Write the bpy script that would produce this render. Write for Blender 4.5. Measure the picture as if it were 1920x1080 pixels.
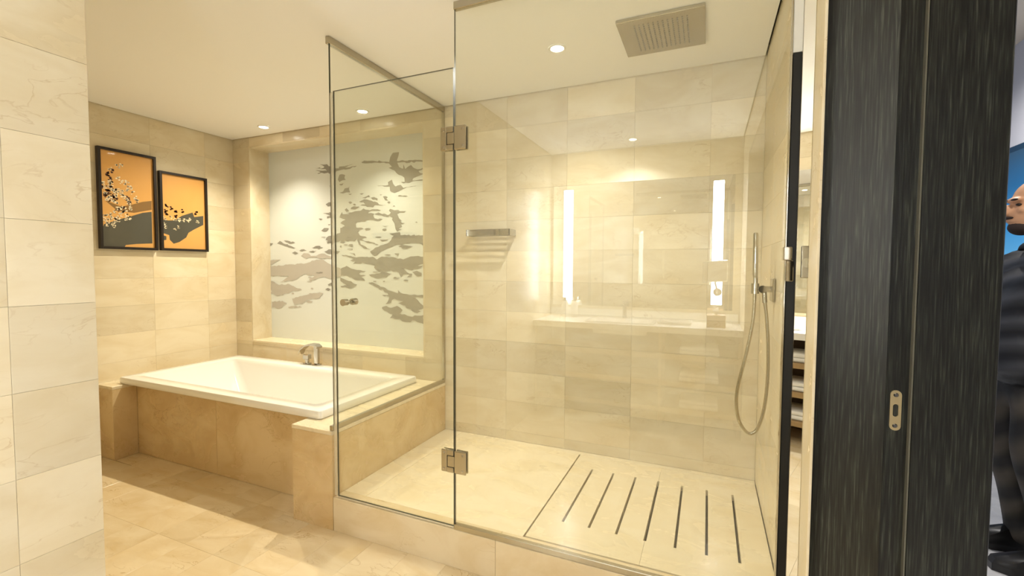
import bpy, bmesh, math, random
from mathutils import Vector, Matrix
from mathutils.geometry import tessellate_polygon
random.seed(7)
for o in list(bpy.data.objects): bpy.data.objects.remove(o)
scene = bpy.context.scene
COL = scene.collection

# ---------------------------------------------------------------- camera
EYE = Vector((0, 0, 1.3255))
cam_d = bpy.data.cameras.new('camera'); cam = bpy.data.objects.new('camera', cam_d); COL.objects.link(cam)
CR = Vector((0.91822137, 0.39604183, 0.00451457)); CU = Vector((-0.02205058, 0.03973672, 0.99896685)); CF = Vector((-0.39545326, 0.91737226, -0.04522006))
m = Matrix.Identity(4)
for i in range(3):
    m[i][0] = CR[i]; m[i][1] = CU[i]; m[i][2] = -CF[i]; m[i][3] = EYE[i]
cam.matrix_world = m
cam_d.sensor_width = 36; cam_d.lens = 850.71 / 1920 * 36; cam_d.clip_start = 0.02
scene.camera = cam
# ---------------------------------------------------------------- world, exposure, light levels
w = bpy.data.worlds.new('world'); scene.world = w; w.use_nodes = True
w.node_tree.nodes['Background'].inputs[0].default_value = (1.0, 0.9, 0.75, 1)
w.node_tree.nodes['Background'].inputs[1].default_value = 0.02
vs = scene.view_settings
vs.view_transform = 'Standard'; vs.look = 'None'; vs.exposure = 0.75; vs.gamma = 1.0; vs.use_curve_mapping = False
TUB_W, SHOWER_W, HALL_W, STRIP_E, BED_W = 55, 43, 86, 24.0, 50
TUB_C, SHOWER_C, HALL_C, STRIP_C, BED_C = (1, .89, .69), (1, .97, .89), (.95, .99, 1.03), (.95, .99, 1.02), (1, .97, .93)
PRINT_GREY = [[(-3.107, 2.165), (-3.014, 2.162), (-3.004, 2.17), (-3.054, 2.196), (-2.974, 2.19), (-2.954, 2.172), (-2.915, 2.165), (-2.847, 2.144), (-2.813, 2.173), (-2.761, 2.156), (-2.681, 2.17), (-2.78, 2.148), (-2.653, 2.15), (-2.771, 2.127), (-2.848, 2.126), (-2.916, 2.102), (-2.965, 2.119), (-3.086, 2.119), (-3.045, 2.13), (-3.105, 2.147), (-2.975, 2.136), (-2.994, 2.151)], [(-2.838, 2.092), (-2.81, 2.095), (-2.776, 2.084), (-2.786, 2.063), (-2.772, 2.044), (-2.81, 2.043), (-2.84, 2.03), (-2.858, 2.053)], [(-2.84, 2.015), (-2.792, 2.019), (-2.811, 2.002), (-2.835, 2.004)], [(-2.957, 2.008), (-2.918, 2.0), (-2.918, 1.991)], [(-2.841, 1.942), (-2.802, 1.95), (-2.783, 1.975), (-2.74, 1.979), (-2.73, 1.993), (-2.726, 1.938), (-2.764, 1.941), (-2.803, 1.934)], [(-2.75, 1.929), (-2.708, 1.926), (-2.727, 1.917)], [(-2.628, 1.922), (-2.582, 1.923), (-2.605, 1.913)], [(-2.602, 2.174), (-2.574, 2.186), (-2.516, 2.178), (-2.44, 2.165), (-2.426, 2.173), (-2.396, 2.16), (-2.326, 2.151), (-2.317, 2.188), (-2.291, 2.22), (-2.231, 2.221), (-2.236, 2.194), (-2.253, 2.155), (-2.013, 2.137), (-2.013, 2.127), (-2.249, 2.14), (-2.232, 2.105), (-2.195, 2.088), (-2.19, 2.122), (-2.174, 2.086), (-2.148, 2.101), (-2.119, 2.112), (-2.099, 2.09), (-2.058, 2.073), (-2.009, 2.083), (-2.01, 2.07), (-2.05, 2.059), (-2.038, 2.045), (-2.002, 2.035), (-2.058, 2.02), (-2.099, 2.009), (-2.108, 1.993), (-2.002, 1.989), (-2.108, 1.986), (-2.141, 1.975), (-2.191, 1.975), (-2.216, 1.988), (-2.179, 1.987), (-2.182, 2.019), (-2.241, 2.047), (-2.275, 2.081), (-2.331, 2.107), (-2.301, 2.114), (-2.331, 2.142), (-2.44, 2.157), (-2.547, 2.16), (-2.602, 2.169)], [(-2.446, 1.978), (-2.336, 1.973), (-2.341, 1.995), (-2.302, 2.013), (-2.289, 1.978), (-2.268, 1.956), (-2.217, 1.966), (-2.191, 1.94), (-2.067, 1.949), (-2.141, 1.944), (-2.192, 1.933), (-2.225, 1.922), (-2.277, 1.908), (-2.32, 1.928), (-2.324, 1.959), (-2.433, 1.97)], [(-2.243, 1.885), (-2.15, 1.876), (-2.175, 1.871), (-2.239, 1.878)], [(-2.425, 1.904), (-2.394, 1.901), (-2.412, 1.897)], [(-2.39, 1.886), (-2.363, 1.888), (-2.342, 1.877), (-2.359, 1.867), (-2.338, 1.852), (-2.368, 1.854), (-2.381, 1.872)], [(-2.634, 1.857), (-2.597, 1.868), (-2.551, 1.871), (-2.488, 1.849), (-2.443, 1.84), (-2.43, 1.825), (-2.36, 1.819), (-2.426, 1.818), (-2.475, 1.82), (-2.488, 1.805), (-2.552, 1.811), (-2.62, 1.827), (-2.57, 1.832), (-2.588, 1.851)], [(-2.601, 1.888), (-2.569, 1.892), (-2.532, 1.905), (-2.519, 1.89), (-2.565, 1.881)], [(-2.51, 1.883), (-2.479, 1.887), (-2.443, 1.872), (-2.448, 1.858), (-2.492, 1.867)], [(-2.746, 1.859), (-2.723, 1.865), (-2.704, 1.853), (-2.728, 1.844)], [(-2.719, 1.814), (-2.686, 1.823), (-2.634, 1.814), (-2.672, 1.797), (-2.705, 1.799)], [(-2.699, 1.839), (-2.681, 1.845), (-2.664, 1.833), (-2.686, 1.829)], [(-2.995, 1.854), (-2.96, 1.87), (-2.92, 1.868), (-2.921, 1.842), (-2.97, 1.835)], [(-3.026, 1.78), (-2.961, 1.781), (-2.949, 1.788), (-2.922, 1.768), (-2.923, 1.738), (-2.982, 1.734), (-2.982, 1.752), (-2.942, 1.758), (-2.982, 1.77)], [(-3.078, 1.737), (-3.053, 1.737), (-3.032, 1.731), (-3.058, 1.722)], [(-3.049, 1.633), (-3.014, 1.655), (-2.964, 1.65), (-2.974, 1.635), (-3.024, 1.625)], [(-2.973, 1.684), (-2.943, 1.686), (-2.958, 1.676)], [(-2.844, 1.739), (-2.815, 1.782), (-2.81, 1.763), (-2.748, 1.761), (-2.71, 1.774), (-2.672, 1.783), (-2.616, 1.784), (-2.588, 1.801), (-2.543, 1.788), (-2.462, 1.788), (-2.409, 1.778), (-2.462, 1.776), (-2.534, 1.772), (-2.543, 1.759), (-2.48, 1.753), (-2.489, 1.739), (-2.476, 1.717), (-2.392, 1.707), (-2.454, 1.693), (-2.49, 1.703), (-2.571, 1.703), (-2.618, 1.694), (-2.655, 1.691), (-2.665, 1.648), (-2.568, 1.634), (-2.628, 1.627), (-2.647, 1.611), (-2.628, 1.582), (-2.555, 1.562), (-2.61, 1.552), (-2.647, 1.56), (-2.685, 1.535), (-2.838, 1.542), (-2.921, 1.521), (-2.986, 1.522), (-2.976, 1.544), (-3.0, 1.556), (-2.965, 1.586), (-2.92, 1.588), (-2.837, 1.609), (-2.836, 1.65), (-2.788, 1.666), (-2.835, 1.69), (-2.816, 1.704), (-2.777, 1.718), (-2.806, 1.726)], [(-2.48, 1.753), (-2.435, 1.762), (-2.4, 1.747), (-2.33, 1.74), (-2.313, 1.756), (-2.334, 1.771), (-2.321, 1.785), (-2.278, 1.772), (-2.227, 1.763), (-2.168, 1.76), (-2.227, 1.753), (-2.252, 1.743), (-2.236, 1.708), (-2.21, 1.686), (-2.244, 1.682), (-2.177, 1.668), (-2.219, 1.659), (-2.206, 1.641), (-2.245, 1.628), (-2.202, 1.617), (-2.254, 1.604), (-2.271, 1.626), (-2.279, 1.668), (-2.304, 1.7), (-2.296, 1.714), (-2.33, 1.73), (-2.436, 1.74)], [(-2.295, 1.801), (-2.282, 1.811), (-2.273, 1.803)], [(-2.786, 1.799), (-2.766, 1.811), (-2.738, 1.786), (-2.767, 1.78)], [(-2.401, 1.656), (-2.34, 1.652), (-2.375, 1.645)], [(-2.085, 1.671), (-2.069, 1.676), (-2.062, 1.665)], [(-2.331, 1.592), (-2.279, 1.594), (-2.228, 1.6), (-2.22, 1.579), (-2.297, 1.574)], [(-3.671, 1.537), (-3.631, 1.534), (-3.672, 1.509)], [(-3.581, 1.532), (-3.546, 1.555), (-3.502, 1.531), (-3.437, 1.514), (-3.356, 1.489), (-3.404, 1.49), (-3.492, 1.511)], [(-3.496, 1.558), (-3.447, 1.555), (-3.36, 1.538), (-3.425, 1.528)], [(-3.16, 1.49), (-3.088, 1.505), (-3.027, 1.489), (-3.078, 1.474)], [(-3.308, 1.465), (-3.255, 1.476), (-3.218, 1.464), (-3.276, 1.458)], [(-3.197, 1.456), (-3.109, 1.461), (-3.171, 1.448)], [(-3.4, 1.446), (-3.362, 1.458), (-3.324, 1.443), (-3.362, 1.434)], [(-3.017, 1.454), (-2.967, 1.473), (-2.908, 1.461), (-2.839, 1.456), (-2.869, 1.434), (-2.948, 1.435)], [(-2.842, 1.303), (-2.774, 1.333), (-2.717, 1.308), (-2.567, 1.29), (-2.642, 1.268), (-2.568, 1.254), (-2.624, 1.242), (-2.578, 1.21), (-2.68, 1.216), (-2.775, 1.252), (-2.843, 1.243)], [(-2.843, 1.236), (-2.756, 1.207), (-2.662, 1.179), (-2.738, 1.144), (-2.844, 1.161), (-2.767, 1.166), (-2.843, 1.206)], [(-2.735, 1.378), (-2.631, 1.407), (-2.484, 1.402), (-2.457, 1.384), (-2.404, 1.409), (-2.281, 1.401), (-2.196, 1.384), (-2.128, 1.408), (-2.009, 1.405), (-2.009, 1.349), (-2.062, 1.335), (-2.009, 1.339), (-2.063, 1.311), (-2.112, 1.301), (-2.196, 1.314), (-2.163, 1.286), (-2.113, 1.273), (-2.121, 1.249), (-2.163, 1.244), (-2.138, 1.266), (-2.197, 1.265), (-2.222, 1.244), (-2.239, 1.279), (-2.317, 1.299), (-2.387, 1.292), (-2.432, 1.284), (-2.485, 1.32), (-2.476, 1.338), (-2.603, 1.359), (-2.707, 1.345), (-2.678, 1.37)], [(-2.54, 1.261), (-2.459, 1.27), (-2.405, 1.288), (-2.308, 1.271), (-2.361, 1.242), (-2.441, 1.234), (-2.513, 1.247)], [(-2.524, 1.45), (-2.42, 1.498), (-2.332, 1.522), (-2.28, 1.58), (-2.008, 1.57), (-2.009, 1.485), (-2.053, 1.51), (-2.144, 1.508), (-2.246, 1.503), (-2.332, 1.479), (-2.412, 1.452), (-2.457, 1.42), (-2.479, 1.413), (-2.506, 1.428)], [(-2.246, 1.489), (-2.178, 1.496), (-2.103, 1.483), (-2.187, 1.471)], [(-2.647, 1.575), (-2.619, 1.556), (-2.537, 1.533), (-2.438, 1.506), (-2.456, 1.5), (-2.601, 1.541), (-2.633, 1.545), (-2.62, 1.509), (-2.574, 1.493), (-2.52, 1.467), (-2.588, 1.476), (-2.639, 1.509), (-2.657, 1.546)], [(-2.429, 1.545), (-2.323, 1.55), (-2.402, 1.53)], [(-2.285, 1.433), (-2.238, 1.431), (-2.251, 1.412)], [(-2.112, 1.287), (-2.071, 1.297), (-2.026, 1.281), (-2.03, 1.256), (-2.079, 1.259)], [(-3.013, 1.131), (-2.983, 1.143), (-2.948, 1.132), (-2.978, 1.118)], [(-2.982, 1.173), (-2.927, 1.193), (-2.928, 1.159), (-2.973, 1.162)], [(-2.546, 1.196), (-2.505, 1.2), (-2.301, 1.129), (-2.249, 1.117), (-2.249, 1.141), (-2.198, 1.114), (-2.139, 1.106), (-2.01, 1.109), (-2.011, 1.089), (-2.114, 1.096), (-2.048, 1.053), (-2.011, 1.027), (-2.011, 1.006), (-2.064, 0.99), (-2.011, 0.985), (-2.065, 0.969), (-2.114, 0.981), (-2.182, 1.02), (-2.25, 1.039), (-2.198, 1.058), (-2.284, 1.073), (-2.31, 1.062), (-2.319, 1.036), (-2.372, 1.027), (-2.336, 1.086), (-2.407, 1.098), (-2.345, 1.1), (-2.353, 1.117), (-2.442, 1.155)], [(-2.408, 1.001), (-2.363, 1.013), (-2.32, 0.997), (-2.259, 1.017), (-2.207, 0.984), (-2.233, 0.955), (-2.131, 0.938), (-2.011, 0.954), (-2.012, 0.885), (-2.065, 0.896), (-2.115, 0.908), (-2.132, 0.893), (-2.208, 0.896), (-2.234, 0.912), (-2.329, 0.915), (-2.303, 0.948), (-2.364, 0.97), (-2.408, 0.99)], [(-2.83, 1.426), (-2.725, 1.415), (-2.649, 1.398), (-2.725, 1.401)], [(-2.743, 1.444), (-2.686, 1.436), (-2.677, 1.414), (-2.701, 1.429)]]
PRINT_ROSE = [[(-3.677, 1.331), (-3.552, 1.333), (-3.386, 1.344), (-3.226, 1.355), (-3.11, 1.386), (-3.029, 1.386), (-2.979, 1.356), (-2.925, 1.333), (-2.842, 1.314), (-2.843, 1.236), (-2.922, 1.22), (-2.981, 1.226), (-3.021, 1.241), (-3.176, 1.201), (-3.197, 1.208), (-3.134, 1.244), (-3.238, 1.262), (-3.281, 1.246), (-3.401, 1.197), (-3.556, 1.186), (-3.432, 1.24), (-3.68, 1.237)], [(-3.288, 1.418), (-3.255, 1.443), (-3.192, 1.437), (-3.172, 1.417), (-3.11, 1.418), (-3.048, 1.438), (-2.988, 1.424), (-2.928, 1.408), (-2.929, 1.395), (-2.988, 1.399), (-3.019, 1.39), (-3.09, 1.4), (-3.172, 1.406), (-3.225, 1.394)], [(-3.669, 1.193), (-3.579, 1.162), (-3.434, 1.165), (-3.284, 1.12), (-3.414, 1.101), (-3.447, 1.085), (-3.593, 1.056), (-3.673, 1.079)], [(-3.404, 1.038), (-3.285, 1.065), (-3.075, 1.102), (-3.034, 1.096), (-3.076, 1.056), (-3.233, 1.028), (-3.286, 0.994), (-3.373, 0.983), (-3.394, 1.006)], [(-3.663, 1.005), (-3.527, 1.014), (-3.471, 0.996), (-3.562, 0.944), (-3.664, 0.952)], [(-3.461, 0.96), (-3.362, 0.976), (-3.287, 0.967), (-3.374, 0.955)], [(-3.243, 1.019), (-3.201, 1.029), (-3.159, 1.018), (-3.212, 1.009)], [(-3.676, 1.38), (-3.54, 1.383), (-3.608, 1.363), (-3.677, 1.335)]]
ART1_HILL = [(1.8, 1.779), (1.896, 1.748), (1.961, 1.771), (2.027, 1.799), (2.089, 1.815), (2.088, 1.748), (1.972, 1.712), (1.87, 1.715)]
ART1_DARK = [(1.779, 1.583), (1.789, 1.613), (1.862, 1.649), (1.958, 1.688), (2.025, 1.718), (2.087, 1.733), (2.086, 1.495), (1.985, 1.486), (1.914, 1.475), (1.907, 1.461), (1.777, 1.456)]
ART1_WHITE = [(1.805, 1.873), (1.792, 1.903), (1.824, 1.883), (1.841, 1.864), (1.856, 1.845), (1.807, 1.837), (1.83, 1.805), (1.845, 1.781), (1.863, 1.773), (1.812, 1.791), (1.861, 1.824), (1.874, 1.848), (1.859, 1.867), (1.839, 1.9), (1.827, 1.912), (1.88, 1.943), (1.901, 1.925), (1.92, 1.906), (1.933, 1.931), (1.945, 1.903), (1.957, 1.883), (1.935, 1.872), (1.905, 1.852), (1.887, 1.864), (1.899, 1.829), (1.917, 1.817), (1.966, 1.854), (1.982, 1.823), (1.991, 1.797), (1.929, 1.8), (1.945, 1.795), (1.941, 1.761), (1.95, 1.741), (1.918, 1.728), (1.893, 1.74), (1.871, 1.73), (1.901, 1.712), (1.888, 1.688), (1.872, 1.668), (1.852, 1.706), (1.875, 1.65), (1.853, 1.644), (1.838, 1.661), (1.82, 1.645), (1.803, 1.686), (1.79, 1.667), (1.799, 1.639), (1.812, 1.615), (1.84, 1.621), (1.847, 1.604), (1.922, 1.662), (1.945, 1.675), (1.923, 1.688), (1.836, 1.686), (1.836, 2.004), (1.88, 2.031), (1.902, 2.046)]
ART1_BROWN = [(1.82, 1.968), (1.851, 1.989), (1.831, 1.945), (1.834, 1.917), (1.791, 1.87), (1.82, 1.861), (1.801, 1.815), (1.825, 1.833), (1.843, 1.814), (1.861, 1.805), (1.868, 1.854), (1.838, 1.878), (1.933, 1.812), (1.945, 1.784), (1.909, 1.742), (1.883, 1.721), (1.863, 1.667), (1.814, 1.845), (1.833, 1.787), (1.851, 1.793)]
ART2_DARK = [[(2.159, 1.684), (2.199, 1.679), (2.249, 1.684), (2.3, 1.725), (2.384, 1.761), (2.396, 1.725), (2.469, 1.742), (2.467, 1.667), (2.393, 1.624), (2.348, 1.593), (2.33, 1.555), (2.278, 1.516), (2.235, 1.5), (2.207, 1.53), (2.204, 1.565), (2.16, 1.579)], [(2.16, 1.562), (2.184, 1.555), (2.183, 1.528), (2.159, 1.522)]]
ART2_BROWN = [(2.19, 1.792), (2.185, 1.756), (2.226, 1.774), (2.259, 1.756), (2.254, 1.72), (2.305, 1.766), (2.41, 1.759), (2.186, 1.73)]
ART2_WHITE = [(2.281, 1.691), (2.249, 1.692), (2.342, 1.688), (2.367, 1.702), (2.272, 1.637), (2.247, 1.621), (2.174, 1.646), (2.186, 1.621), (2.22, 1.707), (2.176, 1.694), (2.422, 1.686), (2.321, 1.69)]

# ---------------------------------------------------------------- helpers
def link(o, parent=None):
    COL.objects.link(o)
    if parent: o.parent = parent
    return o
def tag(o, label=None, cat=None, group=None, kind=None):
    if label: o['label'] = label
    if cat: o['category'] = cat
    if group: o['group'] = group
    if kind: o['kind'] = kind
    return o
def thing(name, label, cat, loc=(0, 0, 0), group=None, kind=None):
    o = bpy.data.objects.new(name, None); o.empty_display_size = .05
    o.location = loc; link(o)
    bpy.context.view_layer.update()
    return tag(o, label, cat, group, kind)
def mk(name, bm, mats, parent=None, smooth=False):
    """link a bmesh given in world coordinates; a parent Empty's location is taken off"""
    me = bpy.data.meshes.new(name)
    bmesh.ops.recalc_face_normals(bm, faces=bm.faces[:])
    bm.to_mesh(me); bm.free()
    for mt in (mats if isinstance(mats, (list, tuple)) else [mats]): me.materials.append(mt)
    if smooth:
        for p in me.polygons: p.use_smooth = True
        try: me.set_sharp_from_angle(angle=math.radians(40))
        except Exception: pass
    o = bpy.data.objects.new(name, me); link(o)
    if parent:
        off = world_loc(parent)
        me.transform(Matrix.Translation(-off))
        o.parent = parent
    else:                                   # put the origin at the thing's own base centre
        xs = [v.co for v in me.vertices]
        lo = Vector((min(v.x for v in xs), min(v.y for v in xs), min(v.z for v in xs))); hi = Vector((max(v.x for v in xs), max(v.y for v in xs), max(v.z for v in xs)))
        c = Vector(((lo.x + hi.x) / 2, (lo.y + hi.y) / 2, lo.z))
        me.transform(Matrix.Translation(-c)); o.location = c
    return o
def world_loc(o):
    v = Vector(o.location)
    while o.parent: o = o.parent; v += Vector(o.location)
    return v
def B(): return bmesh.new()
def box(bm, x0, x1, y0, y1, z0, z1, bev=0, seg=1, mi=0):
    r = bmesh.ops.create_cube(bm, size=1)
    vs_ = r['verts']
    for v in vs_: v.co = Vector((x0 + (v.co.x + .5) * (x1 - x0), y0 + (v.co.y + .5) * (y1 - y0), z0 + (v.co.z + .5) * (z1 - z0)))
    fs = list({f for v in vs_ for f in v.link_faces})
    for f in fs: f.material_index = mi
    if bev:
        es = list({e for v in vs_ for e in v.link_edges})
        bmesh.ops.bevel(bm, geom=es, offset=bev, segments=seg, affect='EDGES', profile=.5)
    return bm
def frames(pts):
    pts = [Vector(p) for p in pts]; out = []
    up = None
    for i, p in enumerate(pts):
        a = pts[max(i - 1, 0)]; b = pts[min(i + 1, len(pts) - 1)]
        t = (b - a).normalized()
        if up is None:
            up = Vector((0, 0, 1)) if abs(t.z) < .9 else Vector((0, 1, 0))
        n = (up - t * up.dot(t)).normalized(); up = n
        out.append((p, n, t.cross(n)))
    return out
def tube(bm, pts, r, seg=10, mi=0, cap=True):
    rs = r if isinstance(r, (list, tuple)) else [r] * len(pts)
    rings = []
    for (p, n, b), rr in zip(frames(pts), rs):
        rings.append([bm.verts.new(p + (n * math.cos(2 * math.pi * k / seg) + b * math.sin(2 * math.pi * k / seg)) * rr) for k in range(seg)])
    for a, c in zip(rings, rings[1:]):
        for k in range(seg):
            bm.faces.new((a[k], a[(k + 1) % seg], c[(k + 1) % seg], c[k])).material_index = mi
    if cap:
        bm.faces.new(rings[0][::-1]).material_index = mi; bm.faces.new(rings[-1]).material_index = mi
    return bm
def cyl(bm, p0, p1, r0, r1=None, seg=20, mi=0): return tube(bm, [p0, p1], [r0, r0 if r1 is None else r1], seg, mi)
def poly(bm, pts3, mi=0):
    vs_ = [bm.verts.new(p) for p in pts3]
    for t in tessellate_polygon([[Vector(p) for p in pts3]]):
        try: bm.faces.new([vs_[k] for k in t]).material_index = mi
        except ValueError: pass
def rrect(x0, x1, y0, y1, r, z, n=5):
    out = []
    for cx, cy, a in ((x1 - r, y1 - r, 0), (x0 + r, y1 - r, 90), (x0 + r, y0 + r, 180), (x1 - r, y0 + r, 270)):
        for k in range(n + 1):
            t = math.radians(a + 90 * k / n); out.append((cx + r * math.cos(t), cy + r * math.sin(t), z))
    return out
def loft(bm, loops, cap0=False, cap1=False, mi=0):
    rings = [[bm.verts.new(p) for p in l] for l in loops]
    n = len(rings[0])
    for a, b in zip(rings, rings[1:]):
        for k in range(n): bm.faces.new((a[k], a[(k + 1) % n], b[(k + 1) % n], b[k])).material_index = mi
    if cap0: bm.faces.new(rings[0][::-1]).material_index = mi
    if cap1: bm.faces.new(rings[-1]).material_index = mi
    return bm
def copy_tree(o, parent=None):
    c = o.copy(); COL.objects.link(c); c.parent = parent
    for ch in o.children: copy_tree(ch, c)
    return c
def lin(r, g, b):
    f = lambda v: (v / 255 / 12.92) if v / 255 <= .04045 else ((v / 255 + .055) / 1.055) ** 2.4
    return (f(r), f(g), f(b), 1)

# ---------------------------------------------------------------- materials
def mat(name, col, rough=.5, metal=0, spec=.5, coat=0, emit=None, es=0):
    mt = bpy.data.materials.new(name); mt.use_nodes = True
    p = mt.node_tree.nodes['Principled BSDF']
    p.inputs['Base Color'].default_value = col; p.inputs['Roughness'].default_value = rough; p.inputs['Metallic'].default_value = metal
    p.inputs['Specular IOR Level'].default_value = spec; p.inputs['Coat Weight'].default_value = coat; p.inputs['Coat Roughness'].default_value = .04
    if emit: p.inputs['Emission Color'].default_value = emit; p.inputs['Emission Strength'].default_value = es
    return mt
def N(nt, t, **kw):
    n = nt.nodes.new(t)
    for k, v in kw.items(): setattr(n, k, v)
    return n
def ramp(nt, src, stops):
    r = N(nt, 'ShaderNodeValToRGB'); e = r.color_ramp.elements
    while len(e) < len(stops): e.new(.5)
    for el, (p, c) in zip(e, stops): el.position = p; el.color = c if len(c) == 4 else (*c, 1)
    nt.links.new(src, r.inputs[0]); return r.outputs[0]
def mixc(nt, fac, a, b, mode='MIX'):
    mx = N(nt, 'ShaderNodeMix', data_type='RGBA', blend_type=mode)
    for s, v in ((mx.inputs[0], fac), (mx.inputs[6], a), (mx.inputs[7], b)):
        if hasattr(v, 'links'): nt.links.new(v, s)
        else: s.default_value = v
    return mx.outputs[2]
def marble(name, light, dark, vein, rough=.2, tint=(.90, 1.05), veinamt=.55):
    mt = bpy.data.materials.new(name); mt.use_nodes = True; nt = mt.node_tree; L = nt.links.new
    p = nt.nodes['Principled BSDF']
    tc = N(nt, 'ShaderNodeTexCoord'); oi = N(nt, 'ShaderNodeObjectInfo')
    mu = N(nt, 'ShaderNodeVectorMath', operation='SCALE'); cx = N(nt, 'ShaderNodeCombineXYZ')
    cx.inputs[0].default_value = 37; cx.inputs[1].default_value = 91; cx.inputs[2].default_value = 17
    L(cx.outputs[0], mu.inputs[0]); L(oi.outputs['Random'], mu.inputs['Scale'])
    ad = N(nt, 'ShaderNodeVectorMath', operation='ADD'); L(tc.outputs['Object'], ad.inputs[0]); L(mu.outputs[0], ad.inputs[1])
    mp = N(nt, 'ShaderNodeMapping'); mp.inputs['Scale'].default_value = (1, 2.1, 1.6); mp.inputs['Rotation'].default_value = (0, 0, .12); L(ad.outputs[0], mp.inputs[0])
    n1 = N(nt, 'ShaderNodeTexNoise'); n1.inputs['Scale'].default_value = 3.2; n1.inputs['Detail'].default_value = 7; n1.inputs['Roughness'].default_value = .55; n1.inputs['Distortion'].default_value = .7
    L(mp.outputs[0], n1.inputs['Vector'])
    base = ramp(nt, n1.outputs['Fac'], [(.28, dark), (.62, light)])
    n2 = N(nt, 'ShaderNodeTexNoise'); n2.inputs['Scale'].default_value = 5.5; n2.inputs['Detail'].default_value = 5; n2.inputs['Distortion'].default_value = 1.6; L(mp.outputs[0], n2.inputs['Vector'])
    vm = ramp(nt, n2.outputs['Fac'], [(.485, (0, 0, 0)), (.5, (1, 1, 1)), (.515, (0, 0, 0))])
    n3 = N(nt, 'ShaderNodeTexNoise'); n3.inputs['Scale'].default_value = 2.4; L(mp.outputs[0], n3.inputs['Vector'])
    vk = ramp(nt, n3.outputs['Fac'], [(.5, (0, 0, 0)), (.7, (veinamt,) * 3)])
    mm = N(nt, 'ShaderNodeMath', operation='MULTIPLY'); L(vm, mm.inputs[0]); L(vk, mm.inputs[1])
    c = mixc(nt, mm.outputs[0], base, vein)
    mr = N(nt, 'ShaderNodeMapRange'); mr.inputs['To Min'].default_value = tint[0]; mr.inputs['To Max'].default_value = tint[1]; L(oi.outputs['Random'], mr.inputs['Value'])
    hv = N(nt, 'ShaderNodeHueSaturation'); L(mr.outputs[0], hv.inputs['Value']); L(c, hv.inputs['Color'])
    L(hv.outputs[0], p.inputs['Base Color'])
    rr = ramp(nt, n1.outputs['Fac'], [(.3, (rough * 1.3,) * 3), (.7, (rough * .8,) * 3)]); L(rr, p.inputs['Roughness'])
    return mt
M = {}
M['marble'] = marble('cream_marble', lin(236, 224, 197), lin(224, 207, 171), lin(194, 166, 120), .22, (.86, 1.03))
M['floor'] = marble('floor_marble', lin(232, 214, 178), lin(217, 192, 146), lin(178, 142, 90), .2, (.92, 1.03), .8)
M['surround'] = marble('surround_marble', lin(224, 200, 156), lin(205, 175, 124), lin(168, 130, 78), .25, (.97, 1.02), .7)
M['slab'] = marble('slab_marble', lin(234, 221, 192), lin(226, 209, 172), lin(200, 172, 124), .25, (.98, 1.02), .35)
M['grout'] = mat('grout', lin(226, 211, 180), .8)
M['paint'] = mat('ceiling_paint', lin(249, 247, 242), .75)
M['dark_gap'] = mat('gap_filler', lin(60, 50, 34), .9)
M['acrylic'] = mat('white_acrylic', lin(246, 244, 238), .12, coat=.4)
M['chrome'] = mat('chrome', lin(192, 189, 182), .07, 1)
M['nickel'] = mat('brushed_nickel', lin(188, 181, 164), .25, 1)
M['black'] = mat('black_lacquer', lin(22, 16, 12), .35)
M['reflect_dark'] = mat('reflection_black', lin(16, 15, 12), .55)  # flat black for the reflection strip beside the front glass
M['white'] = mat('white_enamel', lin(240, 238, 230), .35)
M['mirror'] = mat('mirror_silver', (.92, .92, .9, 1), .01, 1)
M['towel'] = mat('white_terry', lin(242, 240, 234), .95)
M['wood_box'] = mat('tan_leather', lin(176, 138, 92), .5)
M['seal'] = mat('clear_seal', lin(228, 220, 196), .25); M['seal'].node_tree.nodes['Principled BSDF'].inputs['Alpha'].default_value = .35
M['glow'] = mat('lamp_glow', (1, 1, 1, 1), .5, emit=(1, .93, .8, 1), es=14)
M['strip'] = mat('strip_glow', (1, 1, 1, 1), .5, emit=(*STRIP_C, 1), es=STRIP_E)
M['edge'] = mat('glass_edge', lin(44, 50, 34), .4)
def glass_mat(name, f0, tint):
    mt = bpy.data.materials.new(name); mt.use_nodes = True; nt = mt.node_tree; L = nt.links.new
    nt.nodes.remove(nt.nodes['Principled BSDF'])
    g = N(nt, 'ShaderNodeNewGeometry'); d = N(nt, 'ShaderNodeVectorMath', operation='DOT_PRODUCT')
    L(g.outputs['Normal'], d.inputs[0]); L(g.outputs['Incoming'], d.inputs[1])
    a = N(nt, 'ShaderNodeMath', operation='ABSOLUTE'); L(d.outputs['Value'], a.inputs[0])
    s = N(nt, 'ShaderNodeMath', operation='SUBTRACT'); s.inputs[0].default_value = 1; L(a.outputs[0], s.inputs[1])
    q = N(nt, 'ShaderNodeMath', operation='POWER'); L(s.outputs[0], q.inputs[0]); q.inputs[1].default_value = 5
    f = N(nt, 'ShaderNodeMath', operation='MULTIPLY_ADD'); L(q.outputs[0], f.inputs[0]); f.inputs[1].default_value = 1 - f0; f.inputs[2].default_value = f0
    t = N(nt, 'ShaderNodeBsdfTransparent'); t.inputs[0].default_value = tint
    gl = N(nt, 'ShaderNodeBsdfGlossy'); gl.inputs['Roughness'].default_value = 0.0; gl.inputs['Color'].default_value = (1, 1, 1, 1)
    mx = N(nt, 'ShaderNodeMixShader'); L(f.outputs[0], mx.inputs[0]); L(t.outputs[0], mx.inputs[1]); L(gl.outputs[0], mx.inputs[2])
    L(mx.outputs[0], nt.nodes['Material Output'].inputs['Surface'])
    return mt
M['glass'] = glass_mat('clear_glass', .075, (.975, .985, .965, 1))
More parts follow.
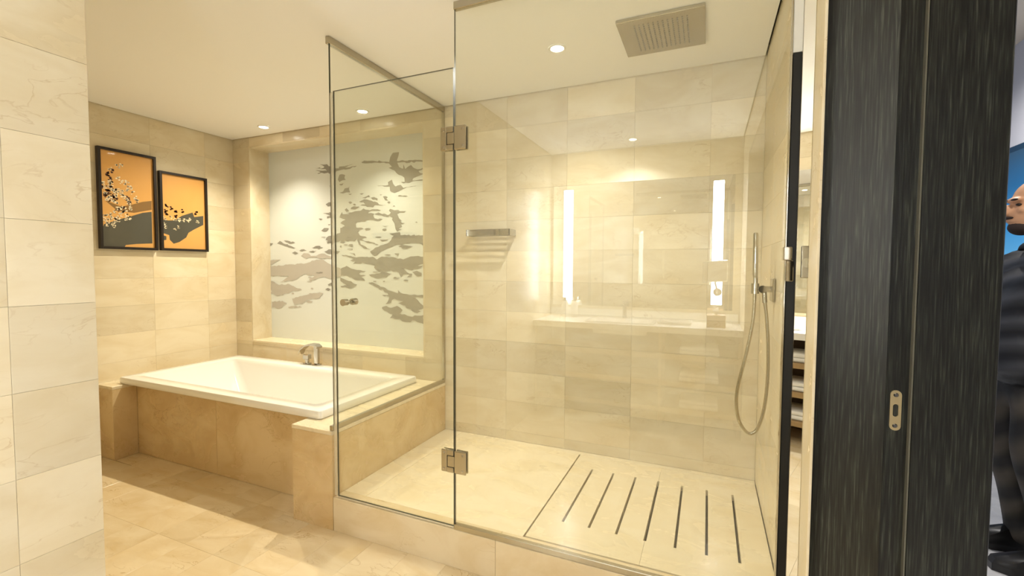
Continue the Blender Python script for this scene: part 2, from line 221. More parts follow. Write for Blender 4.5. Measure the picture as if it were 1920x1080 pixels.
def wood_mat():
    mt = bpy.data.materials.new('dark_oak'); mt.use_nodes = True; nt = mt.node_tree; L = nt.links.new; p = nt.nodes['Principled BSDF']
    tc = N(nt, 'ShaderNodeTexCoord'); mp = N(nt, 'ShaderNodeMapping'); mp.inputs['Scale'].default_value = (260, 260, 9); L(tc.outputs['Object'], mp.inputs[0])
    n = N(nt, 'ShaderNodeTexNoise'); n.inputs['Scale'].default_value = 1; n.inputs['Detail'].default_value = 4; L(mp.outputs[0], n.inputs['Vector'])
    mp2 = N(nt, 'ShaderNodeMapping'); mp2.inputs['Scale'].default_value = (30, 30, 1.2); L(tc.outputs['Object'], mp2.inputs[0])
    n2 = N(nt, 'ShaderNodeTexNoise'); n2.inputs['Detail'].default_value = 3; n2.inputs['Scale'].default_value = 1; L(mp2.outputs[0], n2.inputs['Vector'])
    a = ramp(nt, n.outputs['Fac'], [(.42, lin(21, 22, 18)), (.58, lin(45, 47, 41)), (.75, lin(88, 90, 79))])
    b = ramp(nt, n2.outputs['Fac'], [(.35, (.55, .55, .55)), (.65, (1.0, 1.0, 1.0))])
    L(mixc(nt, 1.0, a, b, 'MULTIPLY'), p.inputs['Base Color']); p.inputs['Roughness'].default_value = .42
    bp = N(nt, 'ShaderNodeBump'); bp.inputs['Strength'].default_value = .25; bp.inputs['Distance'].default_value = .002; L(n.outputs['Fac'], bp.inputs['Height']); L(bp.outputs[0], p.inputs['Normal'])
    return mt
M['oak'] = wood_mat()
def wavy_cloth(name, a, b, scale, vec, rough=.6):
    mt = bpy.data.materials.new(name); mt.use_nodes = True; nt = mt.node_tree; L = nt.links.new; p = nt.nodes['Principled BSDF']
    tc = N(nt, 'ShaderNodeTexCoord'); mp = N(nt, 'ShaderNodeMapping'); mp.inputs['Rotation'].default_value = vec; L(tc.outputs['Object'], mp.inputs[0])
    wv = N(nt, 'ShaderNodeTexWave', bands_direction='Z'); wv.inputs['Scale'].default_value = scale; wv.inputs['Distortion'].default_value = 2.5; wv.inputs['Detail'].default_value = 2; L(mp.outputs[0], wv.inputs['Vector'])
    L(ramp(nt, wv.outputs['Fac'], [(.1, a), (.9, b)]), p.inputs['Base Color']); p.inputs['Roughness'].default_value = rough
    bp = N(nt, 'ShaderNodeBump'); bp.inputs['Strength'].default_value = .8; bp.inputs['Distance'].default_value = .02; L(wv.outputs['Fac'], bp.inputs['Height']); L(bp.outputs[0], p.inputs['Normal'])
    return mt

# ---------------------------------------------------------------- tiled surfaces
CEIL = 2.436
_tm = {}
def tile_mesh(w_, h_, t, mt, g=.0003, c=.0004):
    k = (round(w_, 4), round(h_, 4), t, mt.name)
    if k in _tm: return _tm[k]
    bm = B(); a, b = w_ / 2 - g, h_ / 2 - g
    R_ = lambda i, z: [(-a + i, -b + i, z), (a - i, -b + i, z), (a - i, b - i, z), (-a + i, b - i, z)]
    loft(bm, [R_(0, -t), R_(0, -c), R_(c, 0)], False, True)
    bmesh.ops.recalc_face_normals(bm, faces=bm.faces[:])
    me = bpy.data.meshes.new('tile'); bm.to_mesh(me); bm.free(); me.materials.append(mt); _tm[k] = me
    return me
def cut(r, h):
    (a0, a1, b0, b1), (c0, c1, d0, d1) = r, h
    if c0 >= a1 or c1 <= a0 or d0 >= b1 or d1 <= b0: return [r]
    out = []
    if b0 < d0: out.append((a0, a1, b0, d0))
    if d1 < b1: out.append((a0, a1, d1, b1))
    lo, hi = max(b0, d0), min(b1, d1)
    if a0 < c0: out.append((a0, c0, lo, hi))
    if c1 < a1: out.append((c1, a1, lo, hi))
    return out
def tiles(parent, org, u, v, ur, vr, uj, vj, du, dv, mt, holes=(), t=.010, name='tile'):
    org, u, v = Vector(org), Vector(u), Vector(v); n = u.cross(v)
    def cuts(r, j, d):
        c = [r[0]]; k = math.ceil((r[0] - j + .012) / d)
        while j + k * d < r[1] - .012: c.append(j + k * d); k += 1
        return c + [r[1]]
    us, vs2 = cuts(ur, uj, du), cuts(vr, vj, dv); pl = world_loc(parent)
    for a0, a1 in zip(us, us[1:]):
        for b0, b1 in zip(vs2, vs2[1:]):
            rs = [(a0, a1, b0, b1)]
            for h in holes: rs = [x for r in rs for x in cut(r, h)]
            for (p, q, r, s) in rs:
                if q - p < .006 or s - r < .006: continue
                o = bpy.data.objects.new(name, tile_mesh(q - p, s - r, t, mt)); COL.objects.link(o); o.parent = parent
                mm_ = Matrix.Identity(4); c = org + u * (p + q) / 2 + v * (r + s) / 2 - pl
                for i in range(3): mm_[i][0] = u[i]; mm_[i][1] = v[i]; mm_[i][2] = n[i]; mm_[i][3] = c[i]
                o.matrix_basis = mm_
def struct(name, bm, mt, label, cat): return tag(mk(name, bm, mt), label, cat, kind='structure')
T, TW, TH, ZJ = .010, .408, .2, .034
XL, XR, YB, YF = -3.88, .26, 2.75, 1.70
XN, YN, YV = -1.45, .648, -.95      # near-left wall, its end, vanity wall
YJ = 1.40                           # doorway jamb
X = Vector((1, 0, 0)); Y = Vector((0, 1, 0)); Z = Vector((0, 0, 1))
# floor
bm = B(); box(bm, XL, .62, YV, YB, -.12, -.010)
floor = struct('floor', bm, M['grout'], 'cream marble tiled bathroom floor in front of the bathtub', 'floor')
tiles(floor, (0, 0, 0), X, Y, (XL, .62), (YV, 1.86), -2.47, 1.32, .204, .4, M['floor'], holes=[(XL, XN, YV, YN), (-1.975, XR, YF, 2.8), (XL, -3.68, 1.715, 2)])
# ceiling, held 9 mm off the walls as a shadow gap
bm = B()
box(bm, XL + .009, XN, YN + .009, YB - .009, CEIL, CEIL + .04); box(bm, XN, XR - .009, YN + .009, YB - .009, CEIL, CEIL + .04); box(bm, XN + .009, XR - .009, YV + .009, YN + .009, CEIL, CEIL + .04)
ceiling = struct('ceiling', bm, M['paint'], 'plain cream painted ceiling with recessed downlights', 'ceiling')
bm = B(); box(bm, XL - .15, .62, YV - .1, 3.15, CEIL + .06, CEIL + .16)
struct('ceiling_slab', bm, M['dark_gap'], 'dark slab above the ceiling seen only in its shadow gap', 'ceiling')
# back wall with the window recess
RX0, RX1, RZ0, RZ1, YP = -3.683, -1.872, .663, 2.360, 2.94
bm = B(); y0, y1 = YB + T, YB + .35
box(bm, XL - .15, RX0, y0, y1, 0, CEIL + .06); box(bm, RX1, XR + .1, y0, y1, 0, CEIL + .06); box(bm, RX0, RX1, y0, y1, 0, RZ0); box(bm, RX0, RX1, y0, y1, RZ1, CEIL + .06); box(bm, RX0, RX1, YP + .03, y1, RZ0, RZ1)
wall_back = struct('wall_back', bm, M['grout'], 'cream marble tiled back wall behind shower and bathtub', 'wall')
tiles(wall_back, (0, YB, 0), X, Z, (XL, XR), (.17, CEIL + .02), -1.225, ZJ, TW, TH, M['marble'], holes=[(RX0, RX1, RZ0, RZ1), (XL, -1.7, 0, .485)])
for nm, a in (('reveal', (RX0, RX0 + .012, YB + .001, YP, RZ0 + .013, RZ1 - .012)), ('reveal', (RX1 - .012, RX1, YB + .001, YP, RZ0 + .013, RZ1 - .012)), ('reveal', (RX0, RX1, YB + .001, YP, RZ1 - .012, RZ1)), ('sill', (RX0, RX1, YB - .004, YP, RZ0, RZ0 + .013))):
    bm = B(); box(bm, *a); mk(nm, bm, M['marble'] if nm == 'reveal' else M['slab'], wall_back)
# left wall with the pictures
bm = B(); box(bm, XL - .15, XL - T, YN - .1, YB + T, 0, CEIL + .06)
wall_left = struct('wall_left', bm, M['grout'], 'cream marble tiled wall on the left with two paintings', 'wall')
tiles(wall_left, (XL, 0, 0), Y, Z, (YN, YB), (.0, CEIL + .02), 2.096, ZJ, TW, TH, M['marble'], holes=[(1.715, YB, 0, .485)])
# near-left pier: one face to the camera, one to the bathtub
bm = B(); box(bm, XL - .1, XN - T, YV - .1, YN - T, 0, CEIL + .06)
wall_near = struct('wall_near_left', bm, M['grout'], 'pale marble tiled wall end close to the camera at left', 'wall')
tiles(wall_near, (XN, 0, 0), Y, Z, (YV, YN), (0, CEIL + .02), .488, ZJ - .003, TW, TH, M['marble'])
tiles(wall_near, (0, YN, 0), -X, Z, (-XN + .0005, -XL), (0, CEIL + .02), 1.86, ZJ - .003, TW, TH, M['marble'])
# right wall of the shower (its thick core carries the door jamb)
bm = B(); box(bm, XR + T, .60, 1.765, 3.1, 0, CEIL + .06); box(bm, .36, .60, YJ + .057, 1.765, 0, CEIL + .06)
wall_right = struct('wall_right', bm, M['grout'], 'cream marble tiled right wall of the shower', 'wall')
tiles(wall_right, (XR, 0, 0), -Y, Z, (-YB, -1.765), (.17, CEIL + .02), -2.35, ZJ, TW, TH, M['marble'])
# vanity wall behind the camera, entry wall and lintel
bm = B(); box(bm, XN - .1, .62, YV - .15, YV - T, 0, CEIL + .06)
wall_front = struct('wall_front', bm, M['grout'], 'marble tiled vanity wall reflected in the shower glass', 'wall')
tiles(wall_front, (0, YV, 0), -X, Z, (-XR, -XN), (0, CEIL + .02), 1.1, ZJ, TW, TH, M['marble'])
bm = B(); box(bm, XR + T, .62, YV - T, -.42, 0, CEIL + .06); box(bm, XR + T, .62, -.42, YJ + .045, 2.18, CEIL + .06)
wall_entry = struct('wall_entry', bm, M['grout'], 'marble wall and lintel around the doorway', 'wall')
tiles(wall_entry, (XR, 0, 0), -Y, Z, (.42, -YV), (0, CEIL + .02), .6, ZJ, TW, TH, M['marble'])
tiles(wall_entry, (XR, 0, 0), -Y, Z, (-YJ - .04, .42), (2.18, CEIL + .02), 0, ZJ, TW, TH, M['marble'])

# ---------------------------------------------------------------- window with its printed frosted pane
bm = B(); box(bm, RX0 + .012, RX1 - .012, YP, YP + .012, RZ0 + .013, RZ1 - .012)
M['frost'] = mat('frosted_glass', lin(226, 232, 230), .3, coat=.25)
M['print_grey'] = mat('grey_print', lin(150, 149, 142), .35)
M['print_rose'] = mat('rose_print', lin(192, 188, 180), .35)
def ragged(q, step=.022, amp=.0075):
    out = []
    for (a, c), (e, g) in zip(q, q[1:] + q[:1]):
        n = max(1, int(math.hypot(e - a, g - c) / step))
        for k in range(n):
            t = k / n; j = 0 if k == 0 else amp
            out.append((a + (e - a) * t + random.uniform(-1.4, 1.4) * j, c + (g - c) * t + random.uniform(-.8, .8) * j))
    return out
def flecks(n, x0, x1, z0, z1):
    out = []
    for _ in range(n):
        x_, z_ = random.uniform(x0, x1), random.uniform(z0, z1); a, c = random.uniform(.012, .045), random.uniform(.004, .010)
        out.append([(x_ + a * math.cos(k * 1.0472) * random.uniform(.6, 1), z_ + c * math.sin(k * 1.0472) * random.uniform(.6, 1)) for k in range(6)])
    return out
PRINT_GREY += flecks(26, -2.95, -2.25, 1.45, 1.85) + flecks(14, -2.5, -2.0, 1.2, 1.5) + flecks(10, -3.1, -2.7, 1.25, 1.6)
PRINT_ROSE += flecks(8, -3.6, -3.1, 1.0, 1.3)
win = thing('window_1', 'frosted window above the bathtub printed with grey ink branches', 'window', (-2.78, YP, RZ0), kind='structure')
mk('pane', bm, M['frost'], win)
bm = B()
for i, q in enumerate(PRINT_GREY): poly(bm, [(x, YP - .0012 - .00002 * i, z) for x, z in ragged(q)])
tag(mk('ink_print', bm, M['print_grey'], win), 'grey splashed ink branch print')
bm = B()
for i, q in enumerate(PRINT_ROSE): poly(bm, [(x, YP - .0022 - .00002 * i, z) for x, z in ragged(q)])
tag(mk('rose_print', bm, M['print_rose'], win), 'pale rose cloud print')

# ---------------------------------------------------------------- bathtub, its surround and the low wall
ZL = .505
sur = thing('tub_surround', 'brown-beige marble surround carrying the white bathtub', 'surround', (-2.8, 1.86, 0))
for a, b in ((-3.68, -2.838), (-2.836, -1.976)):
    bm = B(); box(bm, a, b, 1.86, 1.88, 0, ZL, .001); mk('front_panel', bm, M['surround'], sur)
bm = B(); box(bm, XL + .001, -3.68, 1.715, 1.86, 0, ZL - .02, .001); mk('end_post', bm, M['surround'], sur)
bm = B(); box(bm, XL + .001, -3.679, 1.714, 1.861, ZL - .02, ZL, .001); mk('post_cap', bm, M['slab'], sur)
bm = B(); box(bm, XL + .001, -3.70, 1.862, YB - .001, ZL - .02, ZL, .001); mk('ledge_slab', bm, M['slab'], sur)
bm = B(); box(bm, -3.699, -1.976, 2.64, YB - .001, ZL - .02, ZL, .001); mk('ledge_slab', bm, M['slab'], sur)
lw = thing('low_wall', 'low marble wall between bathtub and shower under the side glass', 'low wall', (-1.84, 1.7, 0))
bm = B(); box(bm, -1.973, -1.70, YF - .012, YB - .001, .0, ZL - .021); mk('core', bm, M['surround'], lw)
bm = B(); box(bm, -1.975, -1.698, YF - .014, YB - .001, ZL - .02, ZL, .0015); mk('cap_slab', bm, M['slab'], lw)
bm = B()
TX0, TX1, TY0, TY1, TZ = -3.755, -1.885, 1.79, 2.675, .552
def tl(i0, i1, j0, j1, r, z): return rrect(TX0 + i0, TX1 - i1, TY0 + j0, TY1 - j1, r, z, 6)
loft(bm, [tl(.10, .12, .10, .06, .05, ZL - .02), tl(.004, .004, .004, .004, .02, ZL + .001), tl(0, 0, 0, 0, .02, ZL + .006), tl(0, 0, 0, 0, .02, TZ - .012), tl(.004, .004, .004, .004, .02, TZ - .003), tl(.012, .012, .012, .012, .02, TZ),
          tl(.098, .105, .085, .11, .045, TZ), tl(.108, .113, .092, .117, .045, TZ - .006), tl(.115, .118, .097, .122, .045, TZ - .03), tl(.28, .16, .135, .16, .07, .30), tl(.42, .19, .165, .19, .09, .15), tl(.50, .25, .22, .24, .1, .115)], False, True)
tub = thing('bathtub', 'rectangular white acrylic drop-in bathtub with wide flat rim', 'bathtub', (-2.8, 2.2, .1))
mk('basin', bm, M['acrylic'], tub, True)
bm = B(); cyl(bm, (-2.62, 2.2, .1155), (-2.62, 2.2, .121), .035, .033, 24); mk('drain', bm, M['chrome'], tub, True)
# tub filler
fc = thing('tub_faucet', 'chrome tub filler with flat arched spout on the rim', 'faucet', (-2.83, 2.63, TZ))
FX, FY = -2.80, 2.635
bm = B(); box(bm, FX - .026, FX + .026, FY - .026, FY + .026, TZ, TZ + .012, .003); box(bm, FX - .019, FX + .019, FY - .014, FY + .014, TZ + .012, TZ + .155, .004); mk('spout_post', bm, M['chrome'], fc)
bm = B()
prof = [(.03, .150), (.0, .168), (-.05, .170), (-.10, .155), (-.145, .125), (-.165, .088)]
loft(bm, [[(FX + a, FY - .028, TZ + b), (FX + a, FY + .028, TZ + b), (FX + a - .003, FY + .028, TZ + b - .014), (FX + a - .003, FY - .028, TZ + b - .014)] for a, b in prof], True, True)
mk('spout', bm, M['chrome'], fc)
bm = B(); box(bm, FX - .126, FX - .078, FY - .024, FY + .024, TZ, TZ + .012, .003); cyl(bm, (FX - .102, FY, TZ + .012), (FX - .102, FY, TZ + .04), .016); box(bm, FX - .13, FX - .075, FY - .02, FY + .02, TZ + .04, TZ + .078, .004); mk('handle', bm, M['chrome'], fc)

# ---------------------------------------------------------------- shower floor
SF = .17
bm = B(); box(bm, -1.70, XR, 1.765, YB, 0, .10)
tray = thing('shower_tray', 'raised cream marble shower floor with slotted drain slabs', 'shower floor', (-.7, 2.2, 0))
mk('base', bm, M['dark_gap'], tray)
def slab(x0, x1, y0_, y1_, name='floor_slab'):
    bm = B(); box(bm, x0, x1, y0_, y1_, .135, SF, .0012); mk(name, bm, M['slab'], tray)
slab(-1.698, -1.56, 1.766, YB - .001); slab(-1.5585, -.706, 1.766, YB - .001); slab(-.706, XR - .001, 2.706, YB - .001, 'edge_strip')
SL = [-.582 + .1205 * k for k in range(7)]; SW = .0055
sm = SL[3]
def slotted(x0, x1, ss, l=0, r=0):
    bm = B(); e = [x0 + l] + [v for s in ss for v in (s - SW, s + SW)] + [x1 - r]
    box(bm, x0, x1, 1.775, 1.945, .14, SF); box(bm, x0, x1, 2.53, 2.704, .14, SF)
    for a, b in zip(e[::2], e[1::2]): box(bm, a, b, 1.945, 2.53, .14, SF)
    mk('slotted_slab', bm, M['slab'], tray)
slotted(-.698, sm - .0005, SL[:3], 0, SW); slotted(sm + .0005, XR - .004, SL[4:], SW, 0)
# curb
curb = thing('shower_curb', 'low cream marble curb under the shower door and glass', 'curb', (-.7, 1.72, 0))
for a, b in ((-1.698, -.80), (-.799, XR)):
    bm = B(); box(bm, a, b, YF - .012, 1.765, 0, SF + .001, .0015); mk('curb_stone', bm, M['floor'], curb)

# ---------------------------------------------------------------- shower glass
def pane(name, x0, x1, y0_, y1_, z0, z1, parent):
    bm = B(); box(bm, x0, x1, y0_, y1_, z0, z1)
    thin = 'x' if (x1 - x0) < (y1_ - y0_) else 'y'
    for f in bm.faces:
        n_ = f.normal
        f.material_index = 0 if abs(getattr(n_, thin)) > .9 else 1
    return mk(name, bm, [M['glass'], M['edge']], parent)
HX = -1.003
fx = thing('shower_screen', 'large fixed front glass panel of the shower with chrome rails', 'glass panel', (-.4, YF, SF))
pane('pane', HX + .003, XR - .030, YF - .005, YF + .005, SF + .02, CEIL - .03, fx)
bm = B(); box(bm, HX + .001, XR - .002, YF - .011, YF + .011, CEIL - .034, CEIL - .001, .002); mk('top_rail', bm, M['nickel'], fx)
bm = B(); box(bm, HX + .001, XR - .012, YF - .011, YF + .011, SF + .002, SF + .026, .002); mk('bottom_rail', bm, M['nickel'], fx)
bm = B(); box(bm, XR - .034, XR - .029, YF - .010, YF + .010, SF + .026, CEIL - .036, .001); mk('edge_channel', bm, M['chrome'], fx)
bm = B(); box(bm, XR - .0285, XR - .002, YF - .008, YF + .010, SF + .03, 2.005, .002); tag(mk('dark_reflection', bm, M['reflect_dark'], fx), 'black vertical strip standing in for a dark reflection')  # solid black strip in place of a dark reflection at the glass edge
bm = B(); box(bm, XR - .0285, XR - .002, YF - .008, YF + .010, 2.006, CEIL - .036, .001); mk('filler_strip', bm, M['white'], fx)
bm = B(); box(bm, XR - .040, XR - .016, YF - .03, YF - .006, 1.352, 1.395, .002); box(bm, XR - .030, XR - .010, YF - .022, YF - .0085, 1.285, 1.352, .002); mk('latch_keep', bm, M['chrome'], fx)
sd = thing('shower_screen', 'fixed side glass panel standing on the low wall beside bathtub', 'glass panel', (-1.70, 2.2, ZL))
SX = -1.708
pane('pane', SX - .005, SX + .005, YF + .012, YB - .014, ZL + .018, CEIL - .03, sd)
bm = B(); box(bm, SX - .012, SX + .012, YF - .002, YB - .002, CEIL - .036, CEIL - .001, .002); mk('top_rail', bm, M['nickel'], sd)
bm = B(); box(bm, SX - .012, SX + .0095, YF - .008, YB - .002, ZL + .001, ZL + .026, .002); mk('bottom_rail', bm, M['nickel'], sd)
bm = B(); box(bm, SX - .010, SX + .010, YB - .015, YB - .001, ZL + .027, CEIL - .037, .001); mk('wall_channel', bm, M['nickel'], sd)
dr = thing('shower_door', 'hinged clear glass shower door with small round chrome knob', 'glass door', (-1.33, YF, SF))
DX0, DX1, DZ0, DZ1 = -1.672, HX - .003, SF + .012, 2.168
pane('pane', DX0, DX1, YF - .005, YF + .005, DZ0, DZ1, dr)
bm = B(); box(bm, DX0 - .021, DX0 - .001, YF - .007, YF + .007, DZ0, DZ1 - .005, .002); mk('seal_strip', bm, M['seal'], dr)
bm = B(); box(bm, DX0, DX1, YF - .006, YF + .006, DZ0 - .009, DZ0 - .001, .001); mk('bottom_seal', bm, M['seal'], dr)
bm = B()
kx, kz = -1.59, 1.155
for s in (-1, 1):
    cyl(bm, (kx, YF + s * .0052, kz), (kx, YF + s * .018, kz), .0085, .0085, 20); cyl(bm, (kx, YF + s * .018, kz), (kx, YF + s * .044, kz), .016, .0165, 24)
mk('knob', bm, M['chrome'], dr, True)
for hz in (1.872, .474):
    hg = None
    bm = B()
    for s in (-1, 1):
        y_a, y_b = sorted((YF + s * .0055, YF + s * .0135))
        box(bm, HX + .004, HX + .062, y_a, y_b, hz - .05, hz + .05, .003); box(bm, HX - .03, HX + .004, y_a, y_b, hz - .024, hz + .024, .002)
        box(bm, HX - .062, HX - .034, y_a, y_b, hz - .05, hz + .05, .003); box(bm, HX - .034, HX - .0005, y_a, y_b, hz + .026, hz + .05, .002); box(bm, HX - .034, HX - .0005, y_a, y_b, hz - .05, hz - .026, .002)
    hg = mk('hinge', bm, M['nickel'], dr)
    for dx in (-.048, .045):
        for dz in (-.035, .035):
            bm = B(); cyl(bm, (HX + dx, YF - .0135, hz + dz), (HX + dx, YF - .0155, hz + dz), .006, .0045, 14); mk('screw', bm, M['chrome'], hg, True)

# ---------------------------------------------------------------- shower fittings
hd = thing('rain_shower_head', 'square brushed metal rain shower head flush in the ceiling', 'shower head', (-.22, 2.28, CEIL))
bm = B(); box(bm, -.406, -.034, 2.102, 2.455, CEIL - .016, CEIL - .0005, .002); mk('plate', bm, M['nickel'], hd)
bm = B()
for i in range(12):
    for j in range(14):
        x_, y_ = -.332 + i * .0205, 2.158 + j * .0185
        cyl(bm, (x_, y_, CEIL - .0155), (x_, y_, CEIL - .020), .0042, .003, 6)
tag(mk('nozzles', bm, mat('nozzle_rubber', lin(150, 140, 116), .5), hd), kind='stuff')
bk = thing('shower_basket', 'chrome slatted soap basket on the shower back wall', 'shelf', (-1.31, 2.7, 1.53))
bz0, bz1, bx0, bx1, by0 = 1.532, 1.572, -1.473, -1.160, 2.645
bm = B(); box(bm, bx0, bx1, by0, by0 + .006, bz0, bz1, .001); box(bm, bx0, bx0 + .006, by0, YB - .001, bz0, bz1, .001); box(bm, bx1 - .006, bx1, by0, YB - .001, bz0, bz1, .001); mk('rim', bm, M['chrome'], bk)
for k in range(5):
    bm = B(); y_ = by0 + .014 + k * .019; box(bm, bx0 + .006, bx1 - .006, y_, y_ + .007, bz0 + .002, bz0 + .007); mk('slat', bm, M['chrome'], bk)
hs = thing('hand_shower', 'slim chrome hand shower with hose on the right shower wall', 'hand shower', (XR, 2.2, 1.24))
HY = 2.2
bm = B(); box(bm, XR - .012, XR - .0005, HY - .045, HY + .045, 1.185, 1.285, .003); mk('wall_plate', bm, M['chrome'], hs)
bm = B(); cyl(bm, (XR - .012, HY, 1.238), (.185, HY, 1.238), .013, .013); cyl(bm, (.215, HY - .022, 1.238), (.215, HY + .022, 1.238), .016, .016); mk('holder_arm', bm, M['chrome'], hs, True)
bm = B(); cyl(bm, (.188, HY, 1.218), (.188, HY, 1.262), .016, .016); mk('holder_cup', bm, M['chrome'], hs, True)
bm = B(); cyl(bm, (.189, HY, 1.262), (.188, HY, 1.295), .009, .009); tube(bm, [(.188, HY, 1.285), (.187, HY, 1.30), (.185, HY, 1.47), (.185, HY, 1.478)], [.009, .0105, .0105, .008], 16); mk('handset', bm, M['chrome'], hs, True)
bm = B(); cyl(bm, (.222, HY, 1.226), (.226, HY, 1.18), .010, .010); mk('outlet', bm, M['chrome'], hs, True)
def smooth_path(ps, n=8):
    ps = [Vector(p) for p in ps]; out = []
    for i in range(len(ps) - 1):
        p0, p1, p2, p3 = ps[max(i - 1, 0)], ps[i], ps[i + 1], ps[min(i + 2, len(ps) - 1)]
        for k in range(n):
            t = k / n; out.append(.5 * ((2 * p1) + (p2 - p0) * t + (2 * p0 - 5 * p1 + 4 * p2 - p3) * t * t + (3 * p1 - p0 - 3 * p2 + p3) * t ** 3))
    return out + [ps[-1]]
bm = B(); tube(bm, smooth_path([(.187, HY, 1.22), (.183, HY, 1.10), (.160, HY, .95), (.134, HY, .82), (.128, HY, .74), (.138, HY, .665), (.165, HY, .617), (.190, HY, .608), (.215, HY, .64), (.236, HY, .73), (.245, HY, .86), (.243, HY, 1.0), (.234, HY, 1.12), (.226, HY, 1.185)]), .0068, 12); mk('hose', bm, M['nickel'], hs, True)

# ---------------------------------------------------------------- downlights
def downlight(x, y, label, watt, col, size=128, z=CEIL, blend=1.0, tilt=0, cat='downlight'):
    t = thing('downlight', label, cat, (x, y, z), 'recessed ceiling downlights')
    bm = B(); n = 28
    ring = lambda r, zz: [(x + r * math.cos(2 * math.pi * k / n), y + r * math.sin(2 * math.pi * k / n), zz) for k in range(n)]
    loft(bm, [ring(.046, z - .0005), ring(.046, z - .004), ring(.044, z - .006), ring(.034, z - .005), ring(.032, z - .001)]); mk('trim_ring', bm, M['white'], t, True)
    bm = B(); loft(bm, [ring(.031, z - .0012), ring(.026, z - .0032)], True, True); mk('lens', bm, M['glow'], t)
    ld = bpy.data.lights.new('lamp', 'SPOT'); ld.energy = watt; ld.color = col; ld.spot_size = math.radians(size); ld.spot_blend = blend; ld.shadow_soft_size = .012
    lo = bpy.data.objects.new('lamp', ld); link(lo, t); lo.location = (0, 0, -.012); lo.rotation_euler.x = math.radians(tilt)
    return t
downlight(-3.275, 2.585, 'recessed downlight nearest the left corner above the bathtub', TUB_W, TUB_C, tilt=-15)
downlight(-2.29, 2.60, 'recessed downlight above the right end of the bathtub', TUB_W, TUB_C, tilt=-15)
downlight(-.725, 2.245, 'round recessed downlight above the shower beside the shower head', SHOWER_W, SHOWER_C, size=134, tilt=-8)
downlight(-.62, -.66, 'recessed downlight above the vanity counter behind the camera', HALL_W, HALL_C)

# ---------------------------------------------------------------- pictures
M['frame'] = mat('black_frame', lin(28, 16, 10), .35)
M['art_orange'] = mat('art_orange', lin(222, 166, 88), .4, coat=.5)
M['art_dark'] = mat('art_ink', lin(72, 70, 58), .4, coat=.5)
M['art_hill'] = mat('art_hill', lin(134, 98, 44), .4, coat=.5)
M['art_white'] = mat('art_blossom', lin(244, 226, 190), .5)
M['art_brown'] = mat('art_brown', lin(84, 46, 18), .5)
def picture(y0_, y1_, z0, z1, label, fills, white, brown, fr=.018):
    t = thing('framed_painting', label, 'painting', (XL, (y0_ + y1_) / 2, z0), 'paintings on the left wall')
    bm = B(); a, b = XL + .0005, XL + .030
    box(bm, a, b, y0_, y0_ + fr, z0, z1, .001); box(bm, a, b, y1_ - fr, y1_, z0, z1, .001); box(bm, a, b, y0_ + fr, y1_ - fr, z0, z0 + fr, .001); box(bm, a, b, y0_ + fr, y1_ - fr, z1 - fr, z1, .001); mk('frame', bm, M['frame'], t)
    bm = B(); box(bm, a, XL + .016, y0_ + fr, y1_ - fr, z0 + fr, z1 - fr); mk('canvas', bm, M['art_orange'], t)
    cy = lambda v: min(max(v, y0_ + fr), y1_ - fr); cz = lambda v: min(max(v, z0 + fr), z1 - fr)
    for i, (q, mt) in enumerate(fills):
        bm = B(); poly(bm, [(XL + .0163 + .0002 * i, cy(u), cz(v)) for u, v in q]); mk('painted_shape', bm, mt, t)
    for nm, pts, mt, r0, dx in (('painted_twigs', brown, M['art_brown'], .0085, .0169), ('painted_blossoms', white, M['art_white'], .0068, .0172)):
        bm = B()
        for u, v in pts:
            for rep in range(6):
                uu, vv, r = u + random.uniform(-.010, .010), v + random.uniform(-.013, .013), r0 * random.uniform(.55, 1.2)
                if y0_ + fr + r < uu < y1_ - fr - r and z0 + fr + r < vv < z1 - fr - r:
                    bm.faces.new([bm.verts.new((XL + dx, uu + r * math.cos(k * 1.0472), vv + .75 * r * math.sin(k * 1.0472))) for k in range(6)])
        tag(mk(nm, bm, mt, t), kind='stuff')
picture(1.760, 2.120, 1.443, 2.147, 'taller black-framed orange painting with white blossom and dark mountain', [(ART1_HILL, M['art_hill']), (ART1_DARK, M['art_dark'])], ART1_WHITE, ART1_BROWN)
picture(2.141, 2.500, 1.445, 2.053, 'shorter black-framed orange painting with dark ink cloud', [(q, M['art_dark']) for q in ART2_DARK], ART2_WHITE, ART2_BROWN)

# ---------------------------------------------------------------- doorway: dark oak jamb with sliding-door channel
dj = thing('door_1', 'dark oak door jamb with sliding-door channel and brass strike plate', 'door frame', (.44, YJ, 0), kind='structure')
bm = B(); loft(bm, [[(.268, YJ + .048, z_), (.414, YJ, z_), (.414, YJ + .056, z_), (.268, YJ + .056, z_)] for z_ in (0, 2.18)], True, True); mk('jamb_panel', bm, M['oak'], dj)
bm = B(); box(bm, .468, .622, YJ, YJ + .044, 0, 2.18, .002); mk('jamb_panel', bm, M['oak'], dj)
bm = B(); box(bm, .414, .465, YJ + .014, YJ + .044, 0, 2.18); mk('channel', bm, M['oak'], dj)
bm = B(); box(bm, .4645, .4675, YJ - .001, YJ + .03, 0, 2.18); mk('edge_lipping', bm, mat('oak_lipping', lin(104, 102, 90), .4), dj)
bm = B(); box(bm, .608, .624, YJ + .0445, YJ + .12, 0, 2.18); mk('casing', bm, M['oak'], dj)
def stadium(cx, cz, hw, hh, y, n=8):
    out = []
    for k in range(n + 1): a = math.pi * k / n; out.append((cx + hw * math.cos(a), y, cz + hh - hw + hw * math.sin(a)))
    for k in range(n + 1): a = math.pi + math.pi * k / n; out.append((cx + hw * math.cos(a), y, cz - hh + hw + hw * math.sin(a)))
    return out
PXc, PZc = .4395, .972
bm = B(); ya, yb = YJ + .0135, YJ + .0105
